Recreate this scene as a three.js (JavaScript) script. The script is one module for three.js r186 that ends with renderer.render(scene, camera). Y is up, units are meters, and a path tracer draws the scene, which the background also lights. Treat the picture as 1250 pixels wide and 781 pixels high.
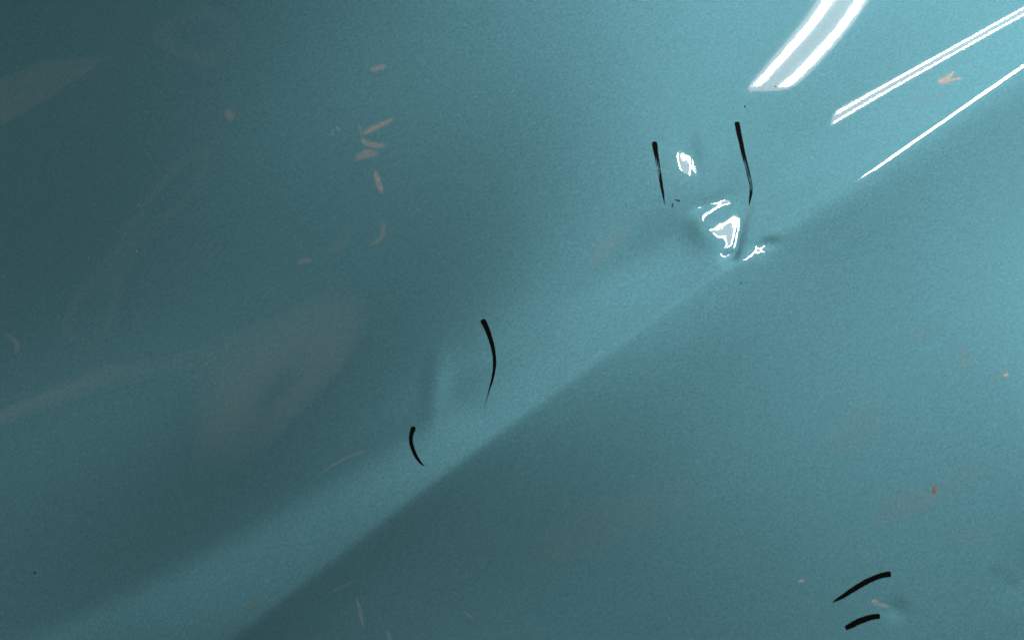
import * as THREE from 'three';
import { mergeGeometries } from 'three/addons/utils/BufferGeometryUtils.js';
import { ImprovedNoise } from 'three/addons/math/ImprovedNoise.js';
import { RectAreaLightUniformsLib } from 'three/addons/lights/RectAreaLightUniformsLib.js';
import { RoundedBoxGeometry } from 'three/addons/geometries/RoundedBoxGeometry.js';

/* ------------------------------------------------------------------ camera, room light, exposure */
const CAM_D = 0.9;                                   // lens 0.9 m in front of the panel
const scene = new THREE.Scene();
const camera = new THREE.PerspectiveCamera(2 * Math.atan(0.19525 / CAM_D) * 180 / Math.PI, 1250 / 781, 0.02, 30);
camera.position.set(0, 0, CAM_D);
camera.lookAt(0, 0, 0);
scene.background = new THREE.Color().setRGB(0.098, 0.097, 0.095);   // the dim workshop all round
const renderer = new THREE.WebGLRenderer({ antialias: true });
renderer.setSize(1024, 639);
renderer.toneMapping = THREE.LinearToneMapping;
renderer.toneMappingExposure = 1;
renderer.shadowMap.enabled = true;
RectAreaLightUniformsLib.init();

/* ------------------------------------------------------------------ the inspection lamp (twin LED strips), above the photographer's shoulder */
const LAMP = { x: 0.5479, y: 0.37484, z: 1.4, turn: 1.11657, half: 0.01202, length: 1.2 };
const STRIP_RADIANCE = 352, STRIP_W = 0.0055;
const lampRoot = new THREE.Group();
lampRoot.name = 'led_lamp';
lampRoot.position.set(LAMP.x, LAMP.y, LAMP.z);
lampRoot.rotation.z = LAMP.turn;                      // local +x runs along the lamp, its light goes towards local -z
lampRoot.userData = { label: 'long white twin-strip LED lamp mirrored at the upper right', category: 'lamp' };
scene.add(lampRoot);

/* ------------------------------------------------------------------ helpers */
let seed = 20241;
const rnd = () => { seed = (seed * 1664525 + 1013904223) >>> 0; return seed / 4294967296; };
const gauss = () => Math.sqrt(-2 * Math.log(rnd() + 1e-9)) * Math.cos(6.283185 * rnd());
const noise = new ImprovedNoise();
const nz = (x, y, z = 0.37) => noise.noise(x, y, z);
const clamp = (x, a = 0, b = 1) => Math.min(b, Math.max(a, x));
const smooth = (a, b, x) => { const t = clamp((x - a) / (b - a)); return t * t * (3 - 2 * t); };

/* ------------------------------------------------------------------ the panel's shape: a gently crowned skin with one character line and several dents */
const PX = 0.0005;                                    // half a millimetre to a photograph pixel
const toPlane = (px, py) => [(px - 625) * PX, (390.5 - py) * PX];
const UX = 0.806, UY = 0.592;                          // u runs along the character line (up right), v across it (down right)
const toUV = (px, py) => { const [x, y] = toPlane(px, py); return [x * UX + y * UY, x * UY - y * UX]; };
const S = {
  a: 0.26199, b: 0.06564, c: 0.7474, d: -1.66942, e: 1.87878, f: -6.11991, g: 0.58654, KL: -0.01714, KR: 1.28233, M1: -0.60489, M2: 0.98912, M3: -0.95899, dB1: 1.1223, dC1: 0.06117, wB0: 0.00898, wB1: 0.02242, wC0: 0.00488, wC1: 0.00421, dB: 0.23736, dC: 0.23136, oB: 0.0117, oC: 8e-05, oB1: 0.01036, oC1: -2e-05, oB2: -0.05115, oC2: -0.01764, E: 0.2,
};
const curveC = (u) => (0.09683176 * u - 0.00073992) * u + 0.05050941;
const curveB = (u) => ((0.40180716 * u - 0.03875349) * u + 0.00169373) * u + 0.01727645;
const curveE = (u) => (-0.11359121 * u + 0.0363423) * u + 0.0130945;
const softplus = (t) => (t > 30 ? t : Math.log1p(Math.exp(Math.max(t, -40))));
const A0 = toPlane(985, 60);
// hail-like dents and the ripples round them: [x, y, length, width, turn, depth]; a negative depth is metal pushed up
const DENTS = [
  [0.10069, 0.07406, 0.02289, 0.01943, -1.22579, -0.00048],
  [0.10778, 0.09879, 0.0056, 0.00841, 0.24265, 0.00031],
  [0.16869, 0.10944, 0.01275, 0.02375, 1.37237, 0.00017],
  [0.112, 0.09288, 0.00246, 0.01865, 0.16686, 0.0001],
  [0.11849, 0.05884, 0.01002, 0.00793, -1.30363, -0.00168],
  [0.12041, 0.07113, 0.00271, 0.00996, -1.2222, 0.00025],
  [0.13743, 0.04707, 0.00195, 0.01084, -0.27004, 0.0003],
  [0.12052, 0.05794, 0.00631, 0.00448, -1.77163, 0.00029],
  [0.13451, 0.04711, 0.01597, 0.00286, 1.25389, 0.00019],
  [0.14432, 0.04152, 0.00896, 0.00408, 0.0345, 0.00033],
  [0.11838, 0.06317, 0.01097, 0.0061, -0.80617, 0.00068],
  [0.13245, 0.03892, 0.00214, 0.00373, -1.42366, 0.00051],
  [0.15448, 0.04612, 0.00509, 0.00266, 0.20952, 0.00055],
  [0.16363, 0.04676, 0.02844, 0.03115, 0.05462, 0.00062],
];
const dents = DENTS.map(([x, y, sa, sb, turn, dep]) => [x, y, sa, sb, Math.cos(turn), Math.sin(turn), dep]);
// broad, shallow waves of the sheet: [along the line, across it, length, width, depth]
const WAVES = [
  [-0.3, 0.035, 0.05, 0.02, -0.0018],
  [-0.2, 0.035, 0.05, 0.02, -0.0004],
  [-0.1, 0.035, 0.05, 0.02, -0.0015],
  [0.0, 0.035, 0.05, 0.02, 0.0011],
  [0.1, 0.035, 0.05, 0.02, 0.0022],
  [-0.28, -0.07, 0.1, 0.06, 0.0133],
  [-0.25, 0.13, 0.07, 0.045, -0.0027],
  [-0.28, -0.18, 0.11, 0.07, 0.0113],
  [-0.2, 0.23, 0.08, 0.06, 0.0007],
  [-0.14, -0.07, 0.1, 0.06, 0.0157],
  [-0.11, 0.13, 0.07, 0.045, 0.0041],
  [-0.14, -0.18, 0.11, 0.07, -0.0021],
  [-0.06, 0.23, 0.08, 0.06, 0.0033],
  [0.0, -0.07, 0.1, 0.06, 0.0059],
  [0.03, 0.13, 0.07, 0.045, 0.0005],
  [0.0, -0.18, 0.11, 0.07, -0.0071],
  [0.08, 0.23, 0.08, 0.06, 0.0013],
  [0.12, -0.07, 0.1, 0.06, -0.0069],
  [0.15, 0.13, 0.07, 0.045, 0.001],
  [0.12, -0.18, 0.11, 0.07, 0.0015],
  [0.2, 0.23, 0.08, 0.06, -0.0008],
];
for (const [u, v, su, sv, dep] of WAVES) dents.push([u * UX + v * UY, u * UY - v * UX, su, sv, UX, UY, dep]);
function dent(px, py, sa, sb, turn, dep) { const [x, y] = toPlane(px, py); dents.push([x, y, sa, sb, Math.cos(turn), Math.sin(turn), dep]); }
dent(534, 470, 0.005, 0.014, -0.12, -0.00042);     // the pinch between the two curved strokes
dent(566, 490, 0.011, 0.008, 0, 0.0003);
dent(1082, 735, 0.0042, 0.0042, 0, 0.0004);       // the small dent between the lower pair
dent(1232, 696, 0.010, 0.014, 0.2, 0.0004);
const soft = (t, w) => w * softplus(t / w);
function height(x, y) {
  let X = x - A0[0], Y = y - A0[1];
  const u = x * UX + y * UY, v = x * UY - y * UX;
  let h = S.a * X * X / 2 + S.b * X * Y + S.c * Y * Y / 2;
  X = 0.13 * Math.tanh(X / 0.13); Y = 0.13 * Math.tanh(Y / 0.13);
  h += S.d * X * X * X + S.e * X * X * Y + S.f * X * Y * Y + S.g * Y * Y * Y;   // the hollow that the lamp's long reflection bends in
  let uc = 0.42 - soft(0.42 - u, 0.03); uc = -0.4 + soft(uc + 0.4, 0.03);
  const du = u - 0.25, wB = 0.0035 + soft(S.wB0 + S.wB1 * du - 0.0035, 0.002), sharp = smooth(0.11, 0.24, u), wC = 0.0011 + (Math.max(S.wC0 + S.wC1 * du, 0.0014) - 0.0011) * sharp;
  const us = soft(0.13 - u, 0.02), vs = soft(v - curveC(uc) - 0.014, 0.008);
  h += -0.5 * S.KL * us * us + S.KR * 0.15 * (Math.sqrt(0.0225 + vs * vs) - 0.15);
  h -= 0.5 * S.M1 * vs * soft(0.2 - u, 0.04) + 0.5 * S.M2 * soft(-v - 0.06, 0.02) * soft(0.1 - u, 0.03) + 0.5 * S.M3 * soft(-v - 0.08, 0.02) ** 2;
  const dB = S.dB - S.dB1 * soft(0.25 - uc, 0.03), dC = S.dC - S.dC1 * soft(0.25 - uc, 0.03);
  h += dB * wB * softplus((v - curveB(uc) - S.oB - S.oB1 * du - S.oB2 * du * du) / wB) - dC * wC * softplus((v - curveC(uc) - S.oC - S.oC1 * du - S.oC2 * du * du) / wC);
  const xe = v - curveE(u); h += S.E * Math.exp(-((u / 0.125) ** 4)) * (soft(xe, 0.0035) - soft(xe, 0.016));   // the shoulder above the line
  for (const [cx, cy, sa, sb, c, sn, dep] of dents) {
    const dx = x - cx, dy = y - cy, a = (dx * c + dy * sn) / sa, b = (-dx * sn + dy * c) / sb, q = a * a + b * b;
    if (q < 40) h -= dep * Math.exp(-0.5 * q);
  }
  return h;
}
function slope(x, y) {
  const e = 2e-5;
  return [(height(x + e, y) - height(x - e, y)) / (2 * e), (height(x, y + e) - height(x, y - e)) / (2 * e)];
}
// the point of the skin that the photograph shows at a pixel
function onSkin(px, py, lift = 0) {
  const [X, Y] = toPlane(px, py);
  let x = X, y = Y, h = 0;
  for (let k = 0; k < 4; k++) { h = height(x, y) + lift; x = X * (1 - h / CAM_D); y = Y * (1 - h / CAM_D); }
  return [x, y, h];
}

/* ------------------------------------------------------------------ materials */
function flakeTextures() {
  const N = 1024, nrm = new Uint8Array(N * N * 4), col = new Uint8Array(N * N * 4);
  for (let j = 0; j < N; j++) for (let i = 0; i < N; i++) {
    const k = (j * N + i) * 4;
    const gx = gauss() * 0.032, gy = gauss() * 0.032;
    nrm[k] = 127.5 + 127.5 * clamp(gx, -1, 1); nrm[k + 1] = 127.5 + 127.5 * clamp(gy, -1, 1); nrm[k + 2] = 255; nrm[k + 3] = 255;
    const t = clamp(0.88 + gauss() * 0.016, 0.5, 1);
    col[k] = 255 * t; col[k + 1] = 255 * t; col[k + 2] = 255 * t; col[k + 3] = 255;
  }
  const make = (data, srgb) => {
    const t = new THREE.DataTexture(data, N, N, THREE.RGBAFormat);
    t.wrapS = t.wrapT = THREE.RepeatWrapping; t.magFilter = THREE.LinearFilter; t.minFilter = THREE.LinearMipmapLinearFilter;
    t.repeat.set(1 / 0.4, 1 / 0.4);                   // 0.4 mm to a flake
    if (srgb) t.colorSpace = THREE.SRGBColorSpace;
    t.needsUpdate = true;
    return t;
  };
  return [make(nrm, false), make(col, true)];
}
const [flakeNormal, flakeColor] = flakeTextures();
const paint = new THREE.MeshPhysicalMaterial({
  color: new THREE.Color().setRGB(0.196, 0.512, 0.602), metalness: 1, roughness: 0.55, map: flakeColor, normalMap: flakeNormal, normalScale: new THREE.Vector2(1, 1),
  clearcoat: 0.6, clearcoatRoughness: 0.015, side: THREE.DoubleSide,
});
paint.name = 'teal_metallic_paint';

/* ------------------------------------------------------------------ the panel */
const panel = new THREE.Group();
panel.name = 'car_panel';
panel.userData = { label: 'teal metallic car body panel with a diagonal crease, dents and black marker strokes', category: 'car panel' };
scene.add(panel);
function part(name, geometry, material, label, parent = panel, kind) {
  const m = new THREE.Mesh(geometry, material);
  m.name = name; m.castShadow = m.receiveShadow = true;
  if (label) m.userData.label = label;
  if (kind) m.userData.kind = kind;
  parent.add(m);
  return m;
}
{
  // grid lines: fine where the photograph looks, coarser towards the panel's rim
  const lines = (half, fine, rim, from, to) => {       // finest where the dents beside the upper pair of strokes lie
    const out = [];
    for (let x = -fine; x <= fine + 1e-9; x += x > from && x < to ? 0.00042 : 0.00095) out.push(x);
    let s = 0.0012, x = out[out.length - 1];
    const more = [];
    while (x + s < half) { x += s; more.push(x); s = Math.min(s * 1.12, rim); }
    more.push(half);
    return [...more.map((q) => -q).reverse().filter((q) => q < out[0] - 1e-5), ...out, ...more];
  };
  const xs = lines(0.58, 0.325, 0.006, 0.085, 0.165), ys = lines(0.44, 0.21, 0.006, 0.02, 0.108);
  const nx = xs.length, ny = ys.length, pos = new Float32Array(nx * ny * 3), nor = new Float32Array(nx * ny * 3), uv = new Float32Array(nx * ny * 2);
  for (let j = 0; j < ny; j++) for (let i = 0; i < nx; i++) {
    const k = j * nx + i, x = xs[i], y = ys[j], [hx, hy] = slope(x, y), l = 1 / Math.hypot(hx, hy, 1);
    pos.set([x, y, height(x, y)], k * 3); nor.set([-hx * l, -hy * l, l], k * 3); uv.set([x, y], k * 2);
  }
  const idx = new Uint32Array((nx - 1) * (ny - 1) * 6);
  let q = 0;
  for (let j = 0; j < ny - 1; j++) for (let i = 0; i < nx - 1; i++) {
    const a = j * nx + i, b = a + 1, c = a + nx, d = c + 1;
    idx.set([a, b, d, a, d, c], q); q += 6;
  }
  const g = new THREE.BufferGeometry();
  g.setAttribute('position', new THREE.BufferAttribute(pos, 3));
  g.setAttribute('normal', new THREE.BufferAttribute(nor, 3));
  g.setAttribute('uv', new THREE.BufferAttribute(uv, 2));
  g.setIndex(new THREE.BufferAttribute(idx, 1));
  part('painted_skin', g, paint);
}

/* ------------------------------------------------------------------ ink, soft colour patches, chips and dust on the paint */
const inkMat = new THREE.MeshPhysicalMaterial({ color: new THREE.Color().setRGB(1, 1, 1), vertexColors: true, transparent: true, roughness: 0.5, metalness: 0, specularIntensity: 0.12, side: THREE.DoubleSide });
const filmMat = new THREE.MeshStandardMaterial({ color: new THREE.Color().setRGB(1, 1, 1), vertexColors: true, transparent: true, roughness: 0.6, metalness: 0.8, side: THREE.DoubleSide });
const chipMat = new THREE.MeshStandardMaterial({ color: new THREE.Color().setRGB(1, 1, 1), vertexColors: true, roughness: 0.7, side: THREE.DoubleSide });
inkMat.name = 'black_marker_ink'; filmMat.name = 'soft_patches'; chipMat.name = 'chips_and_dust';

// smooth path through [x, y, width] stations given in photograph pixels
function spline(st, t) {
  const n = st.length - 1, f = clamp(t, 0, 0.99999) * n, i = Math.floor(f), u = f - i;
  const p = (k) => st[Math.min(n, Math.max(0, k))], out = [];
  for (let c = 0; c < 3; c++) {
    const a = p(i - 1)[c], b = p(i)[c], d = p(i + 1)[c], e = p(i + 2)[c];
    out.push(0.5 * (2 * b + (d - a) * u + (2 * a - 5 * b + 4 * d - e) * u * u + (3 * b - a - 3 * d + e) * u * u * u));
  }
  return out;
}
// a thin skin of ink or colour laid on the panel along a path; look(s, t, px, py) returns [r, g, b, opacity], s 0..1 along, t -1..1 across
function laid(stations, look, { lift = 0.00008, across = 12, step = 0.6, rough = 0.3, cap = 0 } = {}) {
  let len = 0;
  for (let i = 1; i < stations.length; i++) len += Math.hypot(stations[i][0] - stations[i - 1][0], stations[i][1] - stations[i - 1][1]);
  const N = Math.max(6, Math.ceil(len / step)), M = across, pos = [], nor = [], col = [], idx = [], id = stations[0][0] * 0.731;
  for (let i = 0; i <= N; i++) {
    const s = i / N, [cx, cy, w] = spline(stations, s), [ax, ay] = spline(stations, s - 0.01), [bx, by] = spline(stations, s + 0.01);
    const l = Math.hypot(bx - ax, by - ay) || 1, nx = -(by - ay) / l, ny = (bx - ax) / l;
    for (let j = 0; j <= M; j++) {
      const t = (j / M) * 2 - 1;
      const edge = Math.abs(t) > 0.6 ? rough * nz(s * len * 0.35, t * 2, id) : 0;
      const round = cap && s * len < cap ? Math.sqrt(1 - (1 - s * len / cap) ** 2) : 1;
      const r = Math.max(0.15, w / 2) * Math.max(0.05, round) * (t + Math.sign(t) * edge * 0.6);
      const px = cx + nx * r, py = cy + ny * r, [x, y, z] = onSkin(px, py, lift), [hx, hy] = slope(x, y), q = 1 / Math.hypot(hx, hy, 1);
      pos.push(x, y, z); nor.push(-hx * q, -hy * q, q);
      const c = look(s, t, px, py); col.push(c[0], c[1], c[2], clamp(c[3]));
      if (i < N && j < M) { const a = i * (M + 1) + j, b = a + 1, d = a + M + 1, e = d + 1; idx.push(a, b, d, b, e, d); }
    }
  }
  const g = new THREE.BufferGeometry();
  g.setAttribute('position', new THREE.Float32BufferAttribute(pos, 3));
  g.setAttribute('normal', new THREE.Float32BufferAttribute(nor, 3));
  g.setAttribute('color', new THREE.Float32BufferAttribute(col, 4));
  g.setIndex(idx);
  return g;
}
const INK = [0.0035, 0.0032, 0.003];
// ink that runs dry: [s, how much ink is left] stations; where little is left the tip leaves streaks
function inkLook(left, { tint = null, blunt = 0.02, id = 1 } = {}) {
  const amount = (s) => {
    for (let i = 1; i < left.length; i++) if (s <= left[i][0]) { const k = (s - left[i - 1][0]) / (left[i][0] - left[i - 1][0]); return left[i - 1][1] + (left[i][1] - left[i - 1][1]) * k; }
    return left[left.length - 1][1];
  };
  return (s, t, px, py) => {
    const m = amount(s), streak = 0.5 + 0.9 * nz(t * 3.1 + 5 * id, s * 3.5, id) + 0.45 * nz(t * 7.3, s * 9, id + 4);
    let a = smooth(-0.12, 0.14, m - streak * (1.05 - 0.35 * m));
    a = Math.max(a, m > 0.95 ? 1 : 0) * (1 - smooth(0.72, 1.0, Math.abs(t)) * 0.85);
    a *= smooth(0, blunt, s) * (1 - smooth(1 - blunt, 1, s) * (m < 0.9 ? 1 : 0.6));
    const k = 0.8 + 0.5 * nz(px * 0.9, py * 0.9, id), c = tint && m < 0.85 ? tint : [0, 0, 0], g = tint ? (1 - m) * smooth(0.1, 0.6, streak) : 0;
    return [INK[0] * k + c[0] * g, INK[1] * k + c[1] * g, INK[2] * k + c[2] * g, a];
  };
}
const stroke = (label, st, look) => part('marker_stroke', laid(st, look, { across: 18, step: 0.5, rough: 0.22, cap: 3 }), inkMat, label);
stroke('short black marker stroke left of the pale glint, worn thin in its middle',
  [[799.0, 172.6, 5.5], [799.4, 176, 7.2], [800.4, 183, 6.6], [802.2, 193, 5.4], [804, 204, 5], [806.4, 217, 4.6], [808.4, 229, 4], [810.4, 241, 2.4], [811.8, 250.5, 0.9]],
  inkLook([[0, 1], [0.28, 1], [0.36, 0.72], [0.56, 0.6], [0.68, 0.85], [0.86, 0.8], [1, 0.3]], { tint: [0.10, 0.035, 0.02], id: 1.3 }));
stroke('long black marker stroke right of the pale glint, fading to green streaks',
  [[899.9, 148.4, 5.6], [900.4, 152, 7], [902.3, 162, 6.6], [904.8, 173, 6], [908, 188, 5.4], [911, 200, 5.2], [914.2, 214, 5], [916.6, 226, 4.6], [917, 236, 3.8], [915.6, 245, 2.4], [914.8, 251, 0.9]],
  inkLook([[0, 1], [0.3, 1], [0.42, 0.8], [0.56, 0.55], [0.7, 0.5], [0.8, 0.85], [0.93, 0.85], [1, 0.4]], { tint: [0.03, 0.05, 0.03], id: 2.7 }));
stroke('curved black marker stroke in the middle with a long thin tail',
  [[588.8, 389.6, 5], [590.2, 392.6, 7.4], [593.4, 399, 7], [597.2, 409, 6.4], [600.6, 420, 5.8], [602.8, 431, 5], [603.7, 443, 4.6], [602.6, 455, 3.8], [600.2, 466, 3], [597.2, 476, 1.8], [593.6, 489, 1], [590.4, 500, 0.7]],
  inkLook([[0, 1], [0.45, 1], [0.52, 0.85], [0.6, 0.95], [0.72, 0.95], [0.78, 0.8], [0.86, 0.5], [1, 0.2]], { id: 3.1 }));
stroke('short curved black marker stroke lowest on the crease band',
  [[504.2, 520.4, 5], [504, 524, 6.8], [502, 530, 5.8], [501.4, 537, 5.2], [502.6, 544, 5], [505.4, 552, 4.8], [509.4, 559.5, 4.4], [513.6, 565, 3], [518, 568.8, 0.9]],
  inkLook([[0, 1], [0.8, 1], [0.92, 0.95], [1, 0.7]], { id: 4.9 }));
stroke('slanting black marker stroke at the lower right, upper of the pair',
  [[1088.4, 700.9, 8], [1081, 701.4, 7.4], [1070, 704.6, 7.2], [1056.4, 711, 7.4], [1042, 719.6, 7], [1031, 726.8, 5.8], [1023, 731.6, 4.2], [1017, 735.4, 2]],
  inkLook([[0, 1], [0.55, 1], [0.68, 0.93], [0.84, 0.85], [1, 0.45]], { id: 6.2, tint: [0.02, 0.03, 0.03], blunt: 0.012 }));
stroke('stubby black marker stroke at the bottom right, lower of the pair',
  [[1075, 752.2, 7], [1067, 752.8, 7.4], [1058, 755.2, 8], [1048, 759, 8.2], [1040, 763, 8], [1032.6, 767, 6]],
  inkLook([[0, 1], [1, 1]], { id: 7.7, blunt: 0.015 }));

// soft see-through patches of colour: faint in the middle of a path, dying away at its edges
const filmLook = (rgb, top, { id = 1, grain = 0.28, fadeA = 0.25, fadeB = 0.25 } = {}) => (s, t, px, py) => {
  const n = 0.75 + grain * nz(px * 0.23, py * 0.23, id) + 0.7 * grain * nz(px * 0.8, py * 0.8, id + 3);
  return [rgb[0], rgb[1], rgb[2], top * clamp(n, 0, 1.3) * smooth(0, fadeA, s) * (1 - smooth(1 - fadeB, 1, s)) * (1 - smooth(0.25, 1, Math.abs(t)))];
};
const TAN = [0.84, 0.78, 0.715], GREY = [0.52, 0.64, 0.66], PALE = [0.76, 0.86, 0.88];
let filmId = 1;
function smear(label, rgb, top, st, o = {}) {
  filmId += 1.37;
  return part('smear', laid(st, filmLook(rgb, top, { id: filmId, ...o }), { across: 8, step: 1.2, lift: 0.00006, rough: 0.5 }), filmMat, label);
}
smear('tan patch standing alone above the star of streaks', TAN, 0.50, [[448, 87, 5], [456, 84.5, 9], [464, 82, 9], [473, 79, 5]], { fadeA: 0.5 });
smear('tan streak slanting up right, topmost arm of the star', TAN, 0.55, [[440, 165, 6], [452, 158.6, 9], [466, 152, 9], [484, 142.5, 5]]);
smear('faint tan streak rising from the hub of the star', TAN, 0.20, [[437, 149, 4], [440, 158, 7], [443, 168, 6]]);
smear('tan streak bent to the right, middle arm of the star', TAN, 0.50, [[441, 167, 6], [446, 174, 9], [458, 177, 9], [474, 177, 7]]);
smear('broad tan streak, lower left arm of the star', TAN, 0.42, [[432, 194, 7], [442, 190, 13], [452, 187, 14], [463, 190, 7]]);
smear('narrow tan streak pointing down below the star', TAN, 0.58, [[457, 207, 5], [460, 217, 9], [463.6, 228, 9], [467, 238, 4]]);
smear('faint grey smear trailing right of the star', GREY, 0.12, [[470, 178, 6], [482, 173, 8], [494, 168, 6]]);
smear('tiny pale grey streak left of the star', PALE, 0.30, [[404.5, 166, 3], [406, 161, 4], [408, 156, 3]]);
smear('tiny pale grey streak nearest the star on its left', PALE, 0.34, [[409, 153, 3], [412, 157, 5], [416, 160, 3]]);
smear('blurred tan spot at the upper left', TAN, 0.34, [[276, 134, 8], [279.5, 140, 15], [283, 147, 10]]);
smear('faint grey halo round the blurred tan spot', GREY, 0.14, [[272, 130, 14], [284, 138, 26], [295, 145, 12]]);
smear('short tan streak right of the arc in the middle left', TAN, 0.26, [[362, 321, 6], [371, 318.5, 10], [381, 317, 6]]);
smear('faint grey smear in the middle left above the short tan one', GREY, 0.18, [[398, 308, 8], [412, 302, 14], [428, 286, 9]]);
smear('thin tan streak bent upward below the star', TAN, 0.24, [[448, 301, 4], [457, 296, 7], [465, 291, 7], [468, 279, 10], [466, 265, 8]]);
smear('fish shaped tan patch between the two long reflections', TAN, 0.85, [[1144, 100.5, 6], [1150, 99, 13], [1157, 96.5, 14], [1162, 91, 7], [1165, 85.5, 3]], { fadeA: 0.15, fadeB: 0.1 });
smear('tail of the fish shaped tan patch', TAN, 0.7, [[1152, 100, 8], [1162, 97.5, 6], [1170, 96, 5], [1177, 95, 3]], { fadeA: 0.1 });
smear('faint grey smear left below the fish shaped one', GREY, 0.2, [[1109, 122, 8], [1119, 124, 9], [1132, 121, 6], [1150, 116, 6], [1178, 112, 4]]);
smear('small tan fleck left of the lower marker pair', TAN, 0.75, [[974.6, 710, 3], [978.6, 709, 5], [983, 708, 2.5]]);
smear('small tan fleck between the lower marker pair', TAN, 0.7, [[1063.5, 734, 3], [1069, 733.4, 6], [1074, 735, 3]]);
smear('pale streak right of the tan fleck between the marker pair', PALE, 0.45, [[1062, 735, 4], [1076, 738, 7], [1090, 741, 3]]);
smear('small bright tan spot near the right edge', TAN, 0.8, [[1224.6, 457.6, 4], [1228.4, 457.4, 7], [1232.6, 456.6, 3]]);
smear('faint cross shaped smear behind the tan spot near the right edge', GREY, 0.25, [[1208, 462, 4], [1220, 458, 7], [1236, 447, 4]]);
smear('mottled grey blot left of the tan spot near the right edge', GREY, 0.22, [[1170, 420, 12], [1178, 436, 24], [1186, 450, 14]], { grain: 0.9 });
smear('mottled grey blot nearest the crease on the right', GREY, 0.16, [[1110, 420, 8], [1122, 408, 20], [1136, 398, 8]], { grain: 0.9 });
smear('wide pale smear above the middle of the crease band', PALE, 0.10, [[716, 330, 10], [742, 300, 30], [776, 268, 10]]);
smear('narrow pale streak standing at the bottom left of centre', PALE, 0.30, [[434.6, 729, 3], [438, 740, 6], [441.4, 755, 6], [443.6, 769, 3]]);
smear('short pale streak cut by the bottom edge', PALE, 0.25, [[472, 768, 4], [475, 777, 7], [477, 784, 6]]);
smear('tiny pale streak at the bottom left of centre', PALE, 0.22, [[564, 745, 2], [571, 750, 5], [579, 757, 2]]);
smear('faint slanting streak above the narrow pale streak', PALE, 0.12, [[402, 723, 4], [420, 715, 6], [438, 706, 4]]);
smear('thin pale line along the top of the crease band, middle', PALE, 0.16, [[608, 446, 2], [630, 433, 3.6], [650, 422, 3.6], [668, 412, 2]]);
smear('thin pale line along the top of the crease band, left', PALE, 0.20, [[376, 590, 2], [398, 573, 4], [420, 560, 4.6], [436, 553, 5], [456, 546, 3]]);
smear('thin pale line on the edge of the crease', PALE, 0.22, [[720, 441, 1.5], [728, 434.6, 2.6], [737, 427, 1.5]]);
smear('small yellowish spot on the crease band at the bottom left', [0.5, 0.46, 0.3], 0.30, [[301, 741, 4], [307, 738, 9], [313, 734, 4]]);
smear('faint pale streak on the crease band at the bottom left', PALE, 0.18, [[262, 716, 3], [274, 706, 5], [282, 700, 3]]);
smear('faint pale painted reflection at the left edge', TAN, 0.22, [[5, 406, 4], [14, 413, 8], [20, 422, 9], [17, 436, 3]]);  // a mirrored crescent put into the colour of the patch
smear('faint scratchy smear on the lower right panel', GREY, 0.10, [[1080, 640, 14], [1150, 600, 40], [1215, 560, 16]], { grain: 0.9 });
smear('wide hazy smear below the middle of the crease', GREY, 0.09, [[640, 690, 30], [740, 640, 80], [880, 590, 30]], { grain: 0.6 });
smear('dusty patch above the lower marker pair, nearest it', GREY, 0.13, [[1060, 640, 20], [1100, 615, 46], [1150, 606, 20]], { grain: 0.9 });
smear('dusty patch on the lower right panel, halfway up to the grey blots', GREY, 0.11, [[1000, 560, 20], [1050, 520, 60], [1080, 490, 24]], { grain: 0.9 });
smear('faint pale patch between the lower pair and the right edge', GREY, 0.12, [[1150, 660, 16], [1190, 655, 26], [1225, 665, 12]], { grain: 0.9 });
smear('dull darker patch near the bottom right corner', [0.10, 0.2, 0.22], 0.12, [[1205, 690, 12], [1225, 700, 26], [1248, 716, 14]]);

// scratches: hair-thin pale lines
function scratch(label, st, top = 0.5, rgb = PALE) {
  filmId += 1.37;
  part('scratch', laid(st, filmLook(rgb, top, { id: filmId, grain: 0.4, fadeA: 0.12, fadeB: 0.3 }), { across: 4, step: 0.8, lift: 0.0001, rough: 0.1 }), filmMat, label);
}
scratch('hair thin pale scratch running left from the pale glint', [[834.5, 215, 1.6], [822, 211.4, 1.3], [809, 207.4, 1.1], [800, 204, 0.9]], 0.5);
scratch('hair thin pale scratch running down left from the pale glint', [[845, 211, 1.2], [838.6, 217.6, 1.5], [830.6, 224.5, 1.2], [821, 230, 0.9]], 0.45);
scratch('pale scratch going on from the tail of the long marker stroke', [[914.9, 249, 2.2], [914, 258, 2.6], [912.4, 268, 2.2], [910.2, 281, 1.4]], 0.6, [0.6, 0.5, 0.45]);

// chips: little raised flakes of primer or dirt
function chip(name, label, px, py, w, h, turn, rgb, height_ = 0.00018) {
  const R = 5, K = 14, pos = [], col = [], idx = [], c = Math.cos(turn), s = Math.sin(turn), id = px * 0.37 + py * 0.11;
  for (let r = 0; r <= R; r++) for (let k = 0; k < K; k++) {
    const a = (k / K) * 6.28318, f = r / R, e = f * (1 + 0.35 * nz(Math.cos(a) * 1.7, Math.sin(a) * 1.7, id)), dx = Math.cos(a) * e * w / 2, dy = Math.sin(a) * e * h / 2;
    const [x, y, z] = onSkin(px + dx * c - dy * s, py + dx * s + dy * c, -0.00002 + height_ * (1 - f * f) * (0.8 + 0.5 * nz(a, f * 3, id)));
    pos.push(x, y, z); const m = 0.75 + 0.6 * nz(dx * 0.6, dy * 0.6, id + 2); col.push(rgb[0] * m, rgb[1] * m, rgb[2] * m);
    if (r < R) { const p = r * K + k, q = r * K + (k + 1) % K; idx.push(p, q, p + K, q, q + K, p + K); }
  }
  const g = new THREE.BufferGeometry();
  g.setAttribute('position', new THREE.Float32BufferAttribute(pos, 3)); g.setAttribute('color', new THREE.Float32BufferAttribute(col, 3));
  g.setIndex(idx); g.computeVertexNormals();
  return label === undefined ? g : part(name, g, chipMat, label);
}
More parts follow.
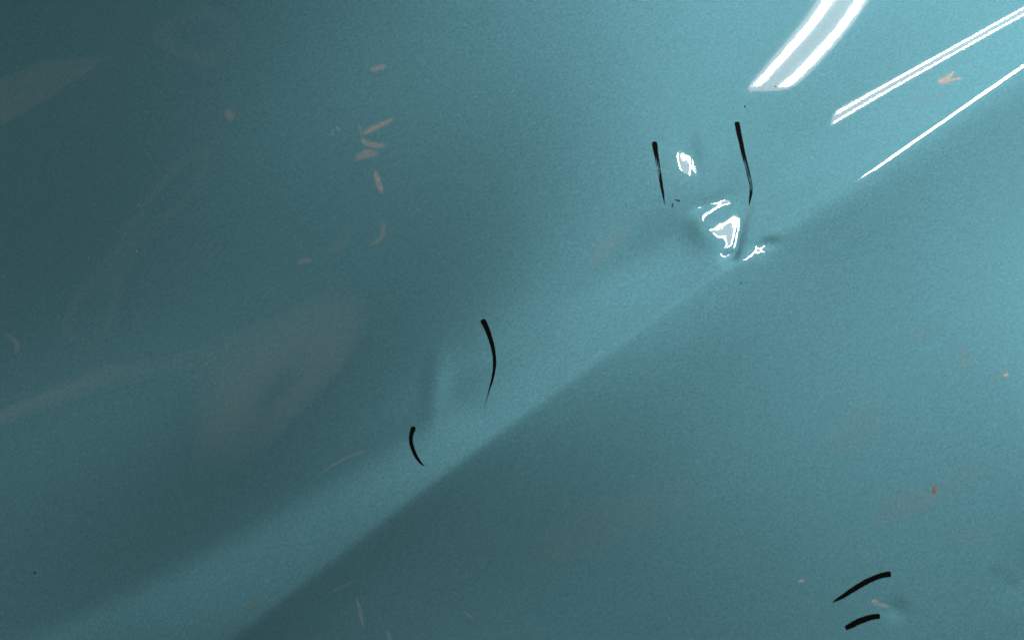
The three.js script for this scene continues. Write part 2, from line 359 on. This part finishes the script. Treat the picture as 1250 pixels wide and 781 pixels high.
chip('paint_chip', 'small rusty tan chip on the right, above the lower marker pair', 1141, 598.4, 6, 11, 0.1, [0.55, 0.36, 0.27]);
chip('dirt_fleck', 'tiny curled brown fleck below the pale glint', 827.4, 244.6, 8, 2.6, 0.25, [0.10, 0.05, 0.035]);
chip('dirt_fleck', 'thin dark fleck just left of the curled brown one', 821.4, 250.4, 1.8, 7, 0.35, [0.02, 0.05, 0.05]);
{
  const white = [[140.8, 268, 3], [150.8, 285.6, 2], [160, 298, 2.6], [166, 307.6, 2.2], [107, 315, 2.6], [214, 227, 2.2], [196, 113, 1.8], [168, 250, 3], [36, 92, 2.4], [166, 306, 2], [231, 429.4, 3], [130, 377, 2], [200.6, 415, 2.4], [71, 386.7, 2.4], [91, 456, 2.2], [24, 367, 2], [2.7, 337.6, 3], [98, 175, 1.4], [60, 300, 1.4]];
  part('dust_speck', mergeGeometries(white.map(([x, y, w]) => chip('', undefined, x, y, w * 0.8, w * 0.62, x, [0.42, 0.47, 0.46], 0.0003))), chipMat, 'scatter of tiny white dust specks on the left', panel, 'stuff');
  const dark = [[173, 166, 1.8], [764, 249.6, 2], [909.9, 129.8, 3], [829.6, 291.8, 2], [962.4, 98.8, 2.6], [947, 105.4, 2.2], [957.5, 101, 1.2], [368, 459, 1.8], [42, 699, 4], [796, 11, 1.6], [905, 345, 2.2], [914, 15, 1.4], [1048, 352, 1.6], [701, 96, 1.4], [1136, 401, 1.6]];
  part('dirt_speck', mergeGeometries(dark.map(([x, y, w]) => chip('', undefined, x, y, w, w * 0.75, x, [0.03, 0.022, 0.02], 0.0002))), chipMat, 'scatter of tiny dark dirt specks', panel, 'stuff');
}

/* ------------------------------------------------------------------ the lamp's body, strips and light */
{
  const L = LAMP.length, white = new THREE.MeshStandardMaterial({ color: new THREE.Color().setRGB(0.75, 0.75, 0.75), roughness: 0.5 });
  const body = new RoundedBoxGeometry(L + 0.03, LAMP.half * 3.6, 0.03, 3, 0.004); body.translate(L / 2 + 0.011, 0, 0.0165);
  part('lamp_housing', body, white, null, lampRoot);
  const glow = new THREE.MeshStandardMaterial({ color: new THREE.Color().setRGB(0.7, 0.7, 0.7), roughness: 0.6, emissive: new THREE.Color().setRGB(1, 0.80, 0.78), emissiveIntensity: 10.5 });
  const cover = new THREE.Shape(), dw = LAMP.half * 1.58, dr = LAMP.half * 0.9;
  cover.moveTo(-0.005 + dr, -dw); cover.lineTo(L + 0.012, -dw); cover.lineTo(L + 0.012, dw); cover.lineTo(-0.005 + dr, dw);
  cover.quadraticCurveTo(-0.005, dw, -0.005, dw - dr); cover.lineTo(-0.005, -dw + dr); cover.quadraticCurveTo(-0.005, -dw, -0.005 + dr, -dw);
  const dif = new THREE.ExtrudeGeometry(cover, { depth: 0.002, bevelEnabled: true, bevelThickness: 0.0006, bevelSize: 0.0006, bevelSegments: 2, curveSegments: 12 }); dif.translate(0, 0, -0.0008);
  part('lamp_diffuser', dif, glow, null, lampRoot);
  const chipM = new THREE.MeshStandardMaterial({ color: 0xffffff, emissive: new THREE.Color().setRGB(1, 0.99, 0.97), emissiveIntensity: 14 });
  for (const s of [-1, 1]) {
    const chips = [];
    for (let x = 0.006; x < L; x += 0.0155) { const c = new THREE.BoxGeometry(0.008, 0.0092, 0.0012); c.translate(x, s * LAMP.half, -0.0014); chips.push(c); }
    part('led_strip', mergeGeometries(chips), chipM, null, lampRoot);
    const light = new THREE.RectAreaLight(new THREE.Color().setRGB(1, 0.985, 0.97), STRIP_RADIANCE, L, STRIP_W);
    light.name = 'led_strip_light';
    light.position.set(L / 2, s * LAMP.half, -0.0032);  // a RectAreaLight shines along its own -z
    lampRoot.add(light);
  }
}

/* ------------------------------------------------------------------ stand-ins and a lamp added behind the camera for mirrored shapes at the left */
function solid(name, geometry, material, label, category, at, turn = 0) {
  const m = new THREE.Mesh(geometry, material);
  m.name = name; m.position.set(...at); m.rotation.z = turn; m.castShadow = m.receiveShadow = true;
  m.userData = { label, category };
  scene.add(m);
  return m;
}
{
  const plain = (r, g, b) => new THREE.MeshStandardMaterial({ color: new THREE.Color().setRGB(r, g, b), roughness: 0.8 });  // unseen solids, added and placed for the reflections they give
  solid('added_board', new RoundedBoxGeometry(0.15, 0.06, 0.02, 2, 0.003), plain(0.30, 0.26, 0.21), 'added stand-in, a short wooden board, mirrored as a grey strip at the far upper left', 'board', [-0.59, 0.125, 1.5], 2.43);
  solid('added_pole', new THREE.CylinderGeometry(0.012, 0.026, 1.02, 24), plain(0.36, 0.31, 0.27), 'added stand-in, a slanting pole, mirrored as a pale bent arc at the lower left', 'pole', [-0.49, 0.70, 1.5], 0.40);
  solid('added_hose', new THREE.TorusGeometry(0.06, 0.026, 16, 48), plain(0.2, 0.175, 0.15), 'added stand-in, a coiled hose, mirrored as a pale ring round a dark hole at the left', 'hose', [-0.38, 0.10, 1.5]);
  solid('added_box', new RoundedBoxGeometry(0.28, 0.42, 0.2, 2, 0.004), plain(0.45, 0.38, 0.31), 'added stand-in, a cardboard box, mirrored as a faint pale slope at the bottom left of centre', 'box', [0.50, -0.56, 1.62], 0.2);
  const work = new THREE.Group();
  work.name = 'added_lamp'; work.position.set(-0.95, 0.5, 0.8);  // added lamp out of view, only there to light the stand-ins
  work.lookAt(-0.5, 0.42, 1.55);                      // local +z towards the things it lights, away from the panel
  work.userData = { label: 'small round lamp added out of view to light the mirrored stand-ins', category: 'lamp' };
  scene.add(work);
  const shell = new THREE.LatheGeometry([[0.0, -0.06], [0.03, -0.058], [0.045, -0.03], [0.052, 0.0], [0.049, 0.002], [0.042, -0.02], [0.0, -0.03]].map(([x, y]) => new THREE.Vector2(x, y)), 32); shell.rotateX(Math.PI / 2);
  part('added_lamp_shade', shell, plain(0.05, 0.05, 0.05), null, work);
  const lens = new THREE.CylinderGeometry(0.038, 0.038, 0.004, 32); lens.rotateX(Math.PI / 2); lens.translate(0, 0, -0.014);
  part('added_lamp_lens', lens, new THREE.MeshStandardMaterial({ color: 0xffffff, emissive: new THREE.Color().setRGB(1, 0.85, 0.7), emissiveIntensity: 1 }), null, work);
  const spot = new THREE.SpotLight(new THREE.Color().setRGB(1, 0.84, 0.70), 5, 0, 0.95, 0.4, 2);
  spot.name = 'added_light'; spot.position.set(0, 0, 0.01); spot.target.position.set(0, 0, 1); spot.castShadow = true;
  work.add(spot, spot.target);
}

renderer.render(scene, camera);
